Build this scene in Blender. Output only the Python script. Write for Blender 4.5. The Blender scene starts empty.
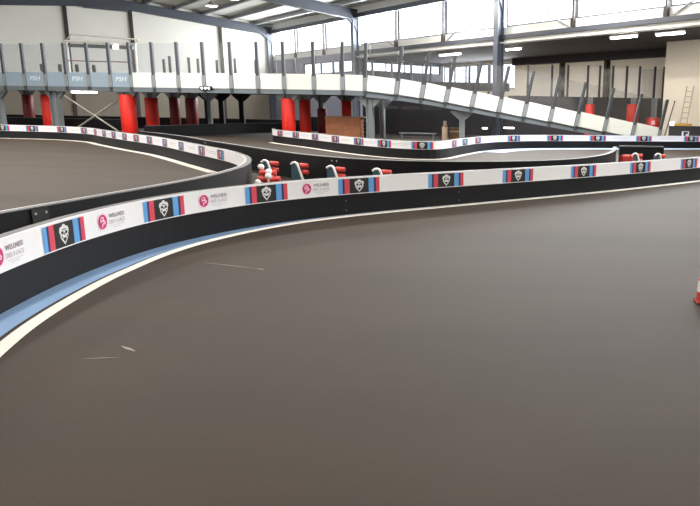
import bpy, math, random
from mathutils import Vector, Matrix
random.seed(7)
sc = bpy.context.scene
COL = sc.collection

# ------------------------------------------------------------------ materials
def lin(c):
    c = c / 255.0
    return c / 12.92 if c <= 0.04045 else ((c + 0.055) / 1.055) ** 2.4
def rgb(r, g, b): return (lin(r), lin(g), lin(b), 1.0)
def sock(node, names, val):
    for n in names:
        if n in node.inputs:
            node.inputs[n].default_value = val
            return
def mat(name, col, rough=0.6, metal=0.0, spec=0.5, noise=0.0, scale=4.0, bump=0.0, bscale=60.0):
    m = bpy.data.materials.new(name); m.use_nodes = True
    nt = m.node_tree; b = nt.nodes['Principled BSDF']
    b.inputs['Base Color'].default_value = col
    b.inputs['Roughness'].default_value = rough
    b.inputs['Metallic'].default_value = metal
    sock(b, ['Specular IOR Level', 'Specular'], spec)
    tc = nt.nodes.new('ShaderNodeTexCoord')
    if noise > 0:
        nz = nt.nodes.new('ShaderNodeTexNoise'); nz.inputs['Scale'].default_value = scale; nz.inputs['Detail'].default_value = 4
        mp = nt.nodes.new('ShaderNodeMapRange'); mp.inputs['From Min'].default_value = .3; mp.inputs['From Max'].default_value = .7
        mp.inputs['To Min'].default_value = 1 - noise; mp.inputs['To Max'].default_value = 1 + noise
        mx = nt.nodes.new('ShaderNodeVectorMath'); mx.operation = 'SCALE'; mx.inputs[0].default_value = col[:3]
        nt.links.new(tc.outputs['Object'], nz.inputs['Vector']); nt.links.new(nz.outputs['Fac'], mp.inputs['Value'])
        nt.links.new(mp.outputs['Result'], mx.inputs['Scale']); nt.links.new(mx.outputs['Vector'], b.inputs['Base Color'])
    if bump > 0:
        n2 = nt.nodes.new('ShaderNodeTexNoise'); n2.inputs['Scale'].default_value = bscale; n2.inputs['Detail'].default_value = 3
        bp = nt.nodes.new('ShaderNodeBump'); bp.inputs['Strength'].default_value = bump; bp.inputs['Distance'].default_value = .01
        nt.links.new(tc.outputs['Object'], n2.inputs['Vector']); nt.links.new(n2.outputs['Fac'], bp.inputs['Height'])
        nt.links.new(bp.outputs['Normal'], b.inputs['Normal'])
    return m
def emit(name, col, strength):
    m = bpy.data.materials.new(name); m.use_nodes = True
    nt = m.node_tree; b = nt.nodes['Principled BSDF']
    b.inputs['Base Color'].default_value = col
    sock(b, ['Emission Color', 'Emission'], col); b.inputs['Emission Strength'].default_value = strength
    return m
def glass(name, tint, fac=0.06):
    m = bpy.data.materials.new(name); m.use_nodes = True
    nt = m.node_tree; nt.nodes.clear()
    o = nt.nodes.new('ShaderNodeOutputMaterial'); t = nt.nodes.new('ShaderNodeBsdfTransparent'); g = nt.nodes.new('ShaderNodeBsdfGlossy')
    x = nt.nodes.new('ShaderNodeMixShader'); fr = nt.nodes.new('ShaderNodeMath'); lw = nt.nodes.new('ShaderNodeLayerWeight')
    lw.inputs['Blend'].default_value = .25
    fr.operation = 'MULTIPLY_ADD'; fr.inputs[1].default_value = .3; fr.inputs[2].default_value = fac
    t.inputs['Color'].default_value = tint; g.inputs['Roughness'].default_value = .06
    nt.links.new(lw.outputs['Fresnel'], fr.inputs[0]); nt.links.new(fr.outputs[0], x.inputs['Fac'])
    nt.links.new(t.outputs[0], x.inputs[1]); nt.links.new(g.outputs[0], x.inputs[2]); nt.links.new(x.outputs[0], o.inputs['Surface'])
    return m
def asphalt():
    m = bpy.data.materials.new('asphalt'); m.use_nodes = True
    nt = m.node_tree; b = nt.nodes['Principled BSDF']; L = nt.links.new
    tc = nt.nodes.new('ShaderNodeTexCoord')
    def noise(scale, detail, vec=None):
        n = nt.nodes.new('ShaderNodeTexNoise'); n.inputs['Scale'].default_value = scale; n.inputs['Detail'].default_value = detail
        L(vec or tc.outputs['Object'], n.inputs['Vector']); return n
    mp = nt.nodes.new('ShaderNodeMapping'); mp.inputs['Rotation'].default_value = (0, 0, math.radians(-48)); mp.inputs['Scale'].default_value = (.22, 1.0, 1)
    L(tc.outputs['Object'], mp.inputs['Vector'])
    n1 = noise(.7, 4, mp.outputs['Vector']); n2 = noise(1.3, 5); n3 = noise(90, 2)
    r1 = nt.nodes.new('ShaderNodeValToRGB'); r1.color_ramp.elements[0].position = .3; r1.color_ramp.elements[1].position = .72
    r1.color_ramp.elements[0].color = rgb(41, 30, 20); r1.color_ramp.elements[1].color = rgb(55, 42, 30)
    L(n1.outputs['Fac'], r1.inputs['Fac'])
    sp = nt.nodes.new('ShaderNodeMapRange'); sp.inputs['From Min'].default_value = .25; sp.inputs['From Max'].default_value = .75
    sp.inputs['To Min'].default_value = .8; sp.inputs['To Max'].default_value = 1.2; L(n3.outputs['Fac'], sp.inputs['Value'])
    s2 = nt.nodes.new('ShaderNodeMapRange'); s2.inputs['From Min'].default_value = .3; s2.inputs['From Max'].default_value = .7
    s2.inputs['To Min'].default_value = .92; s2.inputs['To Max'].default_value = 1.08; L(n2.outputs['Fac'], s2.inputs['Value'])
    mu = nt.nodes.new('ShaderNodeMath'); mu.operation = 'MULTIPLY'; L(sp.outputs[0], mu.inputs[0]); L(s2.outputs[0], mu.inputs[1])
    vs = nt.nodes.new('ShaderNodeVectorMath'); vs.operation = 'SCALE'; L(r1.outputs['Color'], vs.inputs[0]); L(mu.outputs[0], vs.inputs['Scale'])
    L(vs.outputs['Vector'], b.inputs['Base Color'])
    b.inputs['Roughness'].default_value = .5
    sock(b, ['Specular IOR Level', 'Specular'], .36); b.inputs['Roughness'].default_value = .7
    bp = nt.nodes.new('ShaderNodeBump'); bp.inputs['Strength'].default_value = .25; bp.inputs['Distance'].default_value = .004
    L(n3.outputs['Fac'], bp.inputs['Height']); L(bp.outputs['Normal'], b.inputs['Normal'])
    return m

M = dict(
    floor=asphalt(),
    wall=mat('wall_cladding', rgb(236, 233, 224), .7, noise=.03, scale=.4),
    edge=mat('edge_trim', rgb(74, 74, 78), .55),
    hallcol=mat('hall_column_steel', rgb(92, 99, 112), .45, .2),
    lowwall=mat('blue_grey_wall', rgb(128, 132, 148), .7),
    ladder=mat('pale_ladder', rgb(176, 166, 150), .6),
    lowtan=mat('grey_tan_wall', rgb(128, 120, 108), .8, noise=.05, scale=.5),
    steel=mat('dark_steel', rgb(70, 74, 84), .5, .1),
    roof=mat('roof_sheet', rgb(200, 198, 192), .7),
    purlin=mat('purlin_steel', rgb(146, 148, 150), .5, .2),
    band=mat('window_sill_cladding', rgb(226, 225, 220), .6),
    gutter=mat('gutter_metal', rgb(190, 196, 204), .35, .3),
    annexceil=mat('annex_dark_ceiling', rgb(62, 58, 60), .8),
    annexwall=mat('annex_wall', rgb(244, 234, 218), .8),
    brown=mat('dark_brown_steel', rgb(48, 36, 36), .6),
    black=mat('black_plastic', rgb(14, 15, 19), .6, spec=.22, noise=.12, scale=2.0),
    blackmat=mat('black_rubber', rgb(24, 24, 26), .7),
    banner=mat('white_banner', rgb(238, 238, 242), .45),
    white=mat('white_paint', rgb(250, 246, 238), .55),
    whitepl=mat('white_plastic', rgb(240, 241, 242), .4),
    blue=mat('blue_paint', rgb(136, 170, 212), .5, noise=.06, scale=3),
    bluepale=mat('pale_blue_paint', rgb(170, 190, 222), .5),
    lb=mat('light_blue_print', rgb(92, 160, 222), .45),
    navy=mat('navy_print', rgb(26, 34, 92), .45),
    red=mat('red_print', rgb(214, 66, 84), .45),
    ink=mat('black_print', rgb(14, 14, 17), .45),
    crest=mat('white_print', rgb(225, 226, 228), .45),
    magenta=mat('magenta_print', rgb(196, 32, 108), .45),
    pinkw=mat('pale_pink_print', rgb(248, 205, 226), .45),
    grey=mat('grey_print', rgb(168, 158, 168), .5),
    dgrey=mat('dark_grey_print', rgb(122, 100, 116), .5),
    pgrey=mat('pale_grey_print', rgb(196, 196, 204), .5),
    galv=mat('galvanised_steel', rgb(146, 155, 160), .5, .2),
    post=mat('post_steel', rgb(72, 77, 83), .5, .3),
    dpost=mat('dark_post_steel', rgb(64, 64, 70), .5, .2),
    frosttext=mat('pale_print', rgb(214, 228, 240), .5),
    panel=mat('white_side_panel', rgb(240, 246, 243), .4),
    frost=mat('frosted_blue_panel', rgb(158, 178, 198), .25),
    fascia=mat('fascia_steel', rgb(120, 130, 138), .45, .3),
    deck=mat('deck_board', rgb(80, 78, 78), .8),
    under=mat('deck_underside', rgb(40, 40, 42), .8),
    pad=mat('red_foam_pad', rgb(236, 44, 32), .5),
    maroon=mat('shaded_pad_dark_strap', rgb(122, 22, 34), .5),  # red pad colour darkened for the deck's shade; also the bumper strap
    wood=mat('crate_wood', rgb(176, 116, 84), .75, noise=.12, scale=5),
    tan=mat('tan_board', rgb(140, 112, 84), .8),
    cream=mat('cream_cloth', rgb(214, 192, 170), .8),
    teal=mat('slate_plate', rgb(66, 92, 108), .4),
    cored=mat('coral_red_pad', rgb(206, 66, 58), .5),
    dark=mat('dark_panel', rgb(52, 52, 58), .7),
    yellow=mat('yellow_paint', rgb(206, 160, 60), .5),
    alu=mat('aluminium', rgb(190, 186, 178), .35, .5),
    tyre=mat('tyre_rubber', rgb(26, 26, 27), .8, bump=.3),
    cable=mat('dull_red_cable', rgb(170, 112, 104), .6),
    lamp=emit('lamp_glow', (1, .98, .93, 1), 9.0),
    led=emit('small_lamp_glow', (1, 1, 1, 1), 4.0),
    glass=glass('clear_pane', (.97, .98, .98, 1), .02),
    fence=glass('fence_glass', (.92, .93, .95, 1), .05),
)

# ------------------------------------------------------------------ mesh builder
class MB:
    def __init__(s): s.v = []; s.f = []; s.m = []; s.sm = []
    def add(s, vs, fs, mi=0, smooth=False):
        o = len(s.v); s.v += [Vector(p) for p in vs]
        for f in fs: s.f.append([o + i for i in f]); s.m.append(mi); s.sm.append(smooth)
    def hexa(s, p, mi=0):   # 8 points: 4 bottom, 4 top
        s.add(p, [(3, 2, 1, 0), (4, 5, 6, 7), (0, 1, 5, 4), (1, 2, 6, 5), (2, 3, 7, 6), (3, 0, 4, 7)], mi)
    def box(s, c, size, ux=(1, 0, 0), mi=0, bev=0.0, uz=(0, 0, 1)):
        c = Vector(c); ux = Vector(ux).normalized(); uz = Vector(uz).normalized(); uy = uz.cross(ux).normalized()
        x, y, z = [k / 2 for k in size]
        if bev <= 0:
            s.hexa([c + ux * a * x + uy * b * y + uz * d * z for d in (-1, 1) for a, b in ((-1, -1), (1, -1), (1, 1), (-1, 1))], mi)
            return
        rings = []
        for d, k in ((-z, bev), (-z + bev, 0), (z - bev, 0), (z, bev)):
            xx, yy = x - k, y - k; q = []
            for a, b in ((-1, -1), (1, -1), (1, 1), (-1, 1)):
                c1 = (a * (xx - (bev if a * b > 0 else 0)), b * (yy - (0 if a * b > 0 else bev)))
                c2 = (a * (xx - (0 if a * b > 0 else bev)), b * (yy - (bev if a * b > 0 else 0)))
                q += [c1, c2]
            rings.append([c + ux * p[0] + uy * p[1] + uz * d for p in q])
        n = 8; vs = [p for r_ in rings for p in r_]; fs = []
        for i in range(3):
            for j in range(n): fs.append((i * n + j, i * n + (j + 1) % n, (i + 1) * n + (j + 1) % n, (i + 1) * n + j))
        fs.append(tuple(reversed(range(n)))); fs.append(tuple(3 * n + j for j in range(n)))
        s.add(vs, fs, mi)
    def tube(s, p0, p1, r0, r1=None, n=12, mi=0, caps=True, smooth=True):
        p0 = Vector(p0); p1 = Vector(p1); r1 = r0 if r1 is None else r1
        d = (p1 - p0).normalized(); a = d.orthogonal().normalized(); b = d.cross(a)
        vs = []
        for p, r_ in ((p0, r0), (p1, r1)):
            vs += [p + (a * math.cos(t) + b * math.sin(t)) * r_ for t in [2 * math.pi * k / n for k in range(n)]]
        s.add(vs, [(k, (k + 1) % n, n + (k + 1) % n, n + k) for k in range(n)], mi, smooth)
        if caps:
            s.add(vs, [tuple(reversed(range(n))), tuple(range(n, 2 * n))], mi)
    def path_tube(s, pts, r, n=10, mi=0):
        pts = [Vector(p) for p in pts]; rings = []
        a = None
        for i, p in enumerate(pts):
            d = (pts[min(i + 1, len(pts) - 1)] - pts[max(i - 1, 0)]).normalized()
            a = d.orthogonal().normalized() if a is None else (a - d * a.dot(d)).normalized()
            b = d.cross(a)
            rings.append([p + (a * math.cos(2 * math.pi * k / n) + b * math.sin(2 * math.pi * k / n)) * r for k in range(n)])
        vs = [q for r_ in rings for q in r_]; fs = []
        for i in range(len(pts) - 1):
            for k in range(n): fs.append((i * n + k, i * n + (k + 1) % n, (i + 1) * n + (k + 1) % n, (i + 1) * n + k))
        s.add(vs, fs, mi, True); s.add(vs, [tuple(reversed(range(n))), tuple((len(pts) - 1) * n + k for k in range(n))], mi)
    def lathe(s, c, prof, n=20, mi=0, axis=(0, 0, 1), smooth=True):
        c = Vector(c); d = Vector(axis).normalized(); a = d.orthogonal().normalized(); b = d.cross(a)
        vs = []; fs = []
        for r_, z in prof:
            vs += [c + d * z + (a * math.cos(2 * math.pi * k / n) + b * math.sin(2 * math.pi * k / n)) * r_ for k in range(n)]
        for i in range(len(prof) - 1):
            for k in range(n): fs.append((i * n + k, i * n + (k + 1) % n, (i + 1) * n + (k + 1) % n, (i + 1) * n + k))
        s.add(vs, fs, mi, smooth)
        s.add(vs, [tuple(reversed(range(n))), tuple((len(prof) - 1) * n + k for k in range(n))], mi)
    def ball(s, c, r, mi=0, n=14):
        s.lathe(c, [(max(1e-3, r * math.sin(math.pi * k / 8)), -r * math.cos(math.pi * k / 8)) for k in range(9)], n, mi)

def finish(o, label=None, cat=None, group=None, kind=None):
    if label: o['label'] = label
    if cat: o['category'] = cat
    if group: o['group'] = group
    if kind: o['kind'] = kind
    return o
def wloc(o):
    p = Vector((0, 0, 0))
    while o is not None: p = p + o.location; o = o.parent
    return p
def obj(name, mb, m, parent=None, label=None, cat=None, group=None, kind=None):
    """one mesh object from world-space geometry"""
    me = bpy.data.meshes.new(name)
    if parent is not None: off = wloc(parent)
    else:
        xs = [p.x for p in mb.v]; ys = [p.y for p in mb.v]; zs = [p.z for p in mb.v]
        off = Vector(((min(xs) + max(xs)) / 2, (min(ys) + max(ys)) / 2, min(zs)))
    me.from_pydata([p - off for p in mb.v], [], mb.f)
    ms = m if isinstance(m, (list, tuple)) else [m]
    for q in ms: me.materials.append(q)
    for i, p in enumerate(me.polygons): p.material_index = mb.m[i]; p.use_smooth = mb.sm[i]
    me.update()
    o = bpy.data.objects.new(name, me); COL.objects.link(o)
    if parent is not None: o.parent = parent
    else: o.location = off
    return finish(o, label, cat, group, kind)
def thing(name, loc, label, cat, group=None):
    o = bpy.data.objects.new(name, None); COL.objects.link(o); o.location = loc; o.empty_display_size = .2
    return finish(o, label, cat, group)
def dup(root, loc, rz=0.0, label=None):
    r_ = root.copy(); COL.objects.link(r_); r_.location = loc; r_.rotation_euler = (0, 0, rz)
    if label: r_['label'] = label
    for ch in list(root.children):
        c = ch.copy(); COL.objects.link(c); c.parent = r_
        for g_ in list(ch.children):
            d = g_.copy(); COL.objects.link(d); d.parent = c
    return r_
def struct(name, mb, m, parent=None): return obj(name, mb, m, parent, kind='structure' if parent is None else None)

# ------------------------------------------------------------------ hall frame: s into the hall from the window wall, t along it towards the viewer
C0 = Vector((-23.025, 70.0, 0)); WD = Vector((.63605, -.77165, 0)); ND = Vector((-.77165, -.63605, 0))
def H(s, t, z=0.0): return C0 + ND * s + WD * t + Vector((0, 0, z))
def hbox(mb, s0, s1, t0, t1, z0, z1, mi=0):
    mb.hexa([H(s0, t0, z0), H(s0, t1, z0), H(s1, t1, z0), H(s1, t0, z0), H(s0, t0, z1), H(s0, t1, z1), H(s1, t1, z1), H(s1, t0, z1)], mi)
SR, SL, TE = 14.3, 37.0, 82.0
def raft(s): return 8.30 + .0908 * s if s <= SR else 8.30 + .0908 * SR - .0908 * (s - SR)
RD = 1.05
def roofz(s): return raft(s) + RD

# floor
mb = MB(); hbox(mb, -12, SL + .6, -.8, TE + .6, -.2, 0); FLOOR = struct('floor', mb, M['floor'])
# walls
mb = MB()
for a, b in ((-.3, 4.85), (4.85, 12.4), (12.4, SR), (SR, 17.3), (17.3, 24), (24, 31), (31, SL)):
    mb.hexa([H(a, -.35), H(a, -.05), H(b, -.05), H(b, -.35), H(a, -.35, roofz(a)), H(a, -.05, roofz(a)), H(b, -.05, roofz(b)), H(b, -.35, roofz(b))])
struct('wall_back', mb, M['wall'])
mb = MB(); hbox(mb, .05, SL, -.05, 0.0, 0, 2.7); struct('wall_back_lower', mb, M['lowtan'])  # thin grey-tan layer over the lower part of the end wall
mb = MB(); hbox(mb, SL, SL + .3, -.3, TE, 0, roofz(SL)); struct('wall_left', mb, M['wall'])
mb = MB()
for a, b in ((-.3, SR), (SR, SL)):
    mb.hexa([H(a, TE), H(a, TE + .3), H(b, TE + .3), H(b, TE), H(a, TE, roofz(a)), H(a, TE + .3, roofz(a)), H(b, TE + .3, roofz(b)), H(b, TE, roofz(b))])
struct('wall_front', mb, M['wall'])
# window wall: cladding band, eaves strip above the glass, lower wall of the first bay, wall past the annex
mb = MB(); hbox(mb, -.3, 0, 0, TE, 5.95, 6.40, 0); hbox(mb, -.3, 0, 0, TE, 8.75, roofz(0), 0)
hbox(mb, -.3, 0, 62, TE, 0, 5.95)
struct('wall_right', mb, M['band'])
mb = MB(); hbox(mb, -.3, 0, 0, 18, 0, 4.4); hbox(mb, -.3, 0, 0, 18, 5.4, 5.95); hbox(mb, -.3, 0, 0, 7.2, 4.4, 5.4); struct('wall_right', mb, M['lowwall'])
# ceiling
mb = MB()
for a, b in ((-.35, SR), (SR, SL + .3)):
    mb.hexa([H(a, -.4, roofz(a)), H(a, TE + .3, roofz(a)), H(b, TE + .3, roofz(b)), H(b, -.4, roofz(b)),
             H(a, -.4, roofz(a) + .2), H(a, TE + .3, roofz(a) + .2), H(b, TE + .3, roofz(b) + .2), H(b, -.4, roofz(b) + .2)])
struct('ceiling', mb, M['roof'])
# purlins
k = 1
for s_ in [1.6, 4.0, 6.4, 8.8, 11.2, 13.4, 15.4, 17.6, 20, 22.4, 24.8, 27.2, 29.6, 32, 34.4]:
    mb = MB(); z = roofz(s_)
    hbox(mb, s_ - .09, s_ + .09, -.05, TE, z - .30, z - .005); struct('trim_%d' % k, mb, M['purlin']); k += 1
# eaves beam and gutter beam of the window wall
mb = MB(); hbox(mb, .0, .3, 0, TE, 8.45, 8.78); struct('trim_%d' % k, mb, M['steel']); k += 1
mb = MB(); hbox(mb, .0, .22, 18, TE, 5.72, 5.95); struct('trim_%d' % k, mb, M['steel']); k += 1
mb = MB(); hbox(mb, .0, .18, 18, TE, 5.47, 5.56); struct('trim_%d' % k, mb, M['band']); k += 1
mb = MB(); hbox(mb, -.25, 0, 18, 62, 5.45, 5.95); struct('trim_%d' % k, mb, M['band']); k += 1
# annex behind the open side
mb = MB(); hbox(mb, -8.4, -.25, 18, 62, 5.45, 5.65); struct('ceiling', mb, M['annexceil'])
mb = MB(); hbox(mb, -8.5, -8.2, 27.6, 62, 0, 5.5); hbox(mb, -8.5, -8.2, 17.7, 27.6, 0, 3.2)
hbox(mb, -8.5, -8.2, 17.7, 27.6, 5.2, 5.5); hbox(mb, -8.5, -.3, 61.7, 62, 0, 5.5); struct('wall_annex', mb, M['annexwall'])
mb = MB(); hbox(mb, -8.2, -.3, 17.7, 18, 0, 4.5); hbox(mb, -8.2, -.3, 17.7, 18, 5.2, 5.6); hbox(mb, -8.2, -7.9, 17.7, 18, 4.5, 5.2); hbox(mb, -.8, -.3, 17.7, 18, 4.5, 5.2); struct('wall_annex', mb, M['dark'])
mb = MB(); hbox(mb, -8.2, -4.9, 44.3, 61.7, 0, 5.45); struct('wall_annex', mb, M['annexwall'])
mb = MB(); hbox(mb, -8.2, -7.9, 27.6, 43.9, 4.95, 5.45); struct('trim_%d' % k, mb, M['brown']); k += 1

# windows (kind structure): frame + pane
wn = 1
def window(t0, t1, z0, z1, s0=-.18, mull=()):
    global wn
    f = MB(); w = .09
    for z in (z0, z1 - w): hbox(f, s0 - .05, s0 + .05, t0, t1, z, z + w)
    for t in [t0, t1 - w]: hbox(f, s0 - .05, s0 + .05, t, t + w, z0 + w, z1 - w)
    for t in mull: hbox(f, s0 - .05, s0 + .05, t - .06, t + .06, z0 + w, z1 - w)
    fr = struct('window_%d' % wn, f, M['steel']); wn += 1
    p = MB(); hbox(p, s0 - .012, s0 + .012, t0 + w, t1 - w, z0 + w, z1 - w); obj('window_pane', p, M['glass'], fr)
for b0 in (0, 18, 36, 54):
    for j in range(3):
        a = b0 + j * 6; e = min(a + 6, TE)
        window(a + (.25 if j == 0 else .02), e - (.25 if j == 2 else .02), 6.4, 8.75)
window(72.25, 81.8, 6.4, 8.75, mull=(77,))
for a, e in ((7.2, 10.8), (10.8, 14.4), (14.4, 18.0)): window(a, e, 4.4, 5.4)
for a, e in ((17.95, 22.8), (22.8, 27.6)): window(a, e, 3.2, 5.2, -8.35, (a + 1.6, a + 3.2))
fr = MB(); hbox(fr, -7.9, -.8, 17.8, 17.9, 4.5, 4.56); hbox(fr, -7.9, -.8, 17.8, 17.9, 5.14, 5.2)
for s_ in (-7.9, -6.2, -4.4, -2.6, -.86): hbox(fr, s_, s_ + .06, 17.8, 17.9, 4.56, 5.14)
fr = struct('window_%d' % wn, fr, M['steel']); wn += 1
p = MB(); hbox(p, -7.85, -.85, 17.84, 17.86, 4.56, 5.14); obj('window_pane', p, M['glass'], fr)
# slim posts and diagonal braces between windows
def strut(p0, p1, r, m, label, cat, group=None, name='brace_rod'):
    b = MB(); b.tube(p0, p1, r, n=8); return obj(name, b, m, label=label, cat=cat, group=group)
GW = 'slim posts between the high windows'
names = {6: 'slim dark post between high windows, nearest the far corner', 12: 'slim dark post between high windows, second from the far corner', 24: 'slim dark post between high windows, first right of the middle hall column',
         30: 'slim dark post between high windows, left of the near hall column', 42: 'slim dark post between high windows, first right of the near hall column', 48: 'slim dark post between high windows, furthest right'}
for t in (6, 12, 24, 30, 42, 48):
    b = MB(); hbox(b, .0, .14, t - .055, t + .055, 5.96, 8.45)
    o = thing('window_post', H(.07, t, 5.96), names[t], 'post', GW); obj('shaft', b, M['brown'], o)
    b = MB(); hbox(b, .0, .2, t - .1, t + .1, 5.96, 6.4); obj('foot_plate', b, M['brown'], o)
for t, d, lab in ((24, -3, 'thin diagonal rod on the sill band left of the second bay'), (30, 3, 'thin diagonal rod on the sill band left of the near hall column'), (42, -3, 'thin diagonal rod on the sill band right of the near hall column'), (48, 3, 'thin diagonal rod on the sill band at far right')):
    strut(H(.06, t + d * .12, 6.02), H(.06, t + d * .75, 6.95 if abs(d) else 6.4), .035, M['purlin'], lab, 'rod', 'diagonal rods on the window sill band')

# portal frames
def portal(t, label, with_left=True):
    o = thing('portal_frame', H(0, t, 0), label, 'roof frame', 'roof frames of the hall')
    b = MB(); w = .34 if t < 1 else .42; f = .04
    hbox(b, 0.02, .06, t - w / 2, t + w / 2, 0, 8.5); hbox(b, .46, .50, t - w / 2, t + w / 2, 0, 8.45); hbox(b, .06, .46, t - .03, t + .03, 0, 8.5)
    obj('column', b, M['hallcol'], o)
    def rafter(a, e):
        b = MB()
        for zo, th, hw in ((0, .04, w / 2), (RD - .32, .04, w / 2), (.04, RD - .36, .025)):
            b.hexa([H(a, t - hw, raft(a) + zo), H(a, t + hw, raft(a) + zo), H(e, t + hw, raft(e) + zo), H(e, t - hw, raft(e) + zo),
                    H(a, t - hw, raft(a) + zo + th), H(a, t + hw, raft(a) + zo + th), H(e, t + hw, raft(e) + zo + th), H(e, t - hw, raft(e) + zo + th)])
        obj('rafter', b, M['steel'], o)
    rafter(0.0, SR); rafter(SR, SL - .02)
    b = MB()   # apex splice plates
    b.hexa([H(SR - 1.6, t - .2, raft(SR - 1.6) - .14), H(SR - 1.6, t + .2, raft(SR - 1.6) - .14), H(SR, t + .2, raft(SR) - .3), H(SR, t - .2, raft(SR) - .3),
            H(SR - 1.6, t - .2, raft(SR - 1.6)), H(SR - 1.6, t + .2, raft(SR - 1.6)), H(SR, t + .2, raft(SR)), H(SR, t - .2, raft(SR))])
    b.hexa([H(SR, t - .2, raft(SR) - .3), H(SR, t + .2, raft(SR) - .3), H(SR + 1.6, t + .2, raft(SR + 1.6) - .14), H(SR + 1.6, t - .2, raft(SR + 1.6) - .14),
            H(SR, t - .2, raft(SR)), H(SR, t + .2, raft(SR)), H(SR + 1.6, t + .2, raft(SR + 1.6)), H(SR + 1.6, t - .2, raft(SR + 1.6))])
    obj('apex_plate', b, M['steel'], o)
    b = MB()   # eaves haunch
    b.hexa([H(.05, t - .12, 7.3), H(.05, t + .12, 7.3), H(.3, t + .12, 7.85), H(.3, t - .12, 7.85), H(.05, t - .12, 8.32), H(.05, t + .12, 8.32), H(1.0, t + .12, raft(1.0)), H(1.0, t - .12, raft(1.0))])
    obj('haunch', b, M['steel'], o)
portal(.25, 'dark steel roof frame against the white end wall at back')
portal(18, 'steel roof frame whose column stands between first and second window bays')
portal(36, 'steel roof frame whose tall column rises behind the ramp')
portal(54, 'steel roof frame nearest the viewer, right of the picture')
portal(72, 'steel roof frame behind the viewer')
for s_, lab in ((4.85, 'thin brown column on the white end wall nearest its right corner'), (12.4, 'thin brown column on the white end wall right of the white pipe frame'), (17.3, 'thin brown column on the white end wall left of the white pipe frame'), (24.0, 'thin brown column on the white end wall beyond the left edge')):
    b = MB()
    b.hexa([H(s_ - .13, -.06), H(s_ - .13, .1), H(s_ + .13, .1), H(s_ + .13, -.06), H(s_ - .13, -.06, raft(s_) + .1), H(s_ - .13, .1, raft(s_) + .1), H(s_ + .13, .1, raft(s_) + .1), H(s_ + .13, -.06, raft(s_) + .1)])
    obj('wall_column', b, M['brown'], label=lab, cat='column', group='thin columns on the end wall')

# annex columns on the back wall
for t, hw, lab in ((33.0, .1, 'slim dark column on the annex back wall, left of two'), (37.2, .1, 'slim dark column on the annex back wall, second from left'), (43.6, .24, 'thick dark brown column at the right end of annex wall')):
    b = MB(); hbox(b, -8.2, -7.8, t - hw, t + hw, 0, 4.95); obj('annex_column', b, M['brown'], label=lab, cat='column', group='columns in the annex')

# ------------------------------------------------------------------ paths
def smooth(P, step):
    P = [Vector((p[0], p[1], p[2] if len(p) > 2 else 0)) for p in P]; out = []
    Q = [2 * P[0] - P[1]] + P + [2 * P[-1] - P[-2]]
    for i in range(1, len(Q) - 2):
        a, b, c, d = Q[i - 1:i + 3]
        for j in range(24):
            t = j / 24
            out.append(.5 * ((2 * b) + (-a + c) * t + (2 * a - 5 * b + 4 * c - d) * t * t + (-a + 3 * b - 3 * c + d) * t ** 3))
    out.append(P[-1])
    acc = [0.0]
    for i in range(1, len(out)): acc.append(acc[-1] + (out[i] - out[i - 1]).length)
    res = []; j = 0; s_ = 0.0
    while s_ < acc[-1]:
        while acc[j + 1] < s_: j += 1
        f = (s_ - acc[j]) / max(1e-9, acc[j + 1] - acc[j]); res.append(out[j].lerp(out[j + 1], f)); s_ += step
    return res
class Path:
    def __init__(s, P, step=.1):
        s.p = smooth(P, step); s.st = step; s.n = []
        for i in range(len(s.p)):
            d = s.p[min(i + 2, len(s.p) - 1)] - s.p[max(i - 2, 0)]; d.z = 0; d.normalize()
            s.n.append(Vector((-d.y, d.x, 0)))     # left of travel
        s.L = (len(s.p) - 1) * step
    def at(s, u, off=0.0, z=0.0):
        u = min(max(u, 0), s.L - 1e-4); i = int(u / s.st); f = u / s.st - i
        q = s.p[i].lerp(s.p[i + 1], f) + s.n[i].lerp(s.n[i + 1], f) * off
        return Vector((q.x, q.y, q.z + z))
def sweep(mb, path, u0, u1, o0, o1, z0, z1, mi=0, step=.2):
    n = max(1, int(round((u1 - u0) / step))); vs = []; fs = []
    for i in range(n + 1):
        u = u0 + (u1 - u0) * i / n
        vs += [path.at(u, o0, z0), path.at(u, o1, z0), path.at(u, o1, z1), path.at(u, o0, z1)]
    for i in range(n):
        a = i * 4; b = a + 4
        for j in range(4): fs.append((a + j, a + (j + 1) % 4, b + (j + 1) % 4, b + j))
    fs.append((3, 2, 1, 0)); a = n * 4; fs.append((a, a + 1, a + 2, a + 3)); mb.add(vs, fs, mi)
# flat print on the barrier face: (u, z) polygons at a given offset; dirn = -1 when letters run against the path
class Print:
    def __init__(s, path, side, base): s.p = path; s.side = side; s.b = base; s.mb = MB()
    def P(s, u, z, lay): return s.p.at(u, s.side * (s.b + .002 * lay), z)
    def rect(s, u0, u1, z0, z1, mi, lay=1):
        n = max(1, int(abs(u1 - u0) / .12) + 1); vs = []; fs = []
        for i in range(n + 1):
            u = u0 + (u1 - u0) * i / n; vs += [s.P(u, z0, lay), s.P(u, z1, lay)]
        for i in range(n): fs.append((2 * i, 2 * i + 2, 2 * i + 3, 2 * i + 1))
        s.mb.add(vs, fs, mi)
    def poly(s, pts, mi, lay=2):
        s.mb.add([s.P(u, z, lay) for u, z in pts], [tuple(range(len(pts)))], mi)
ZB0, ZB1, ZT = .315, .572, .58
CREST = [(-.5, .30), (-.46, .62), (-.30, .80), (-.22, .74), (-.12, .96), (0, 1.0), (.12, .96), (.22, .74), (.30, .80), (.46, .62), (.5, .30), (.40, .02), (.42, -.22), (.26, -.55), (0, -1.0), (-.26, -.55), (-.42, -.22), (-.40, .02)]
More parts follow.
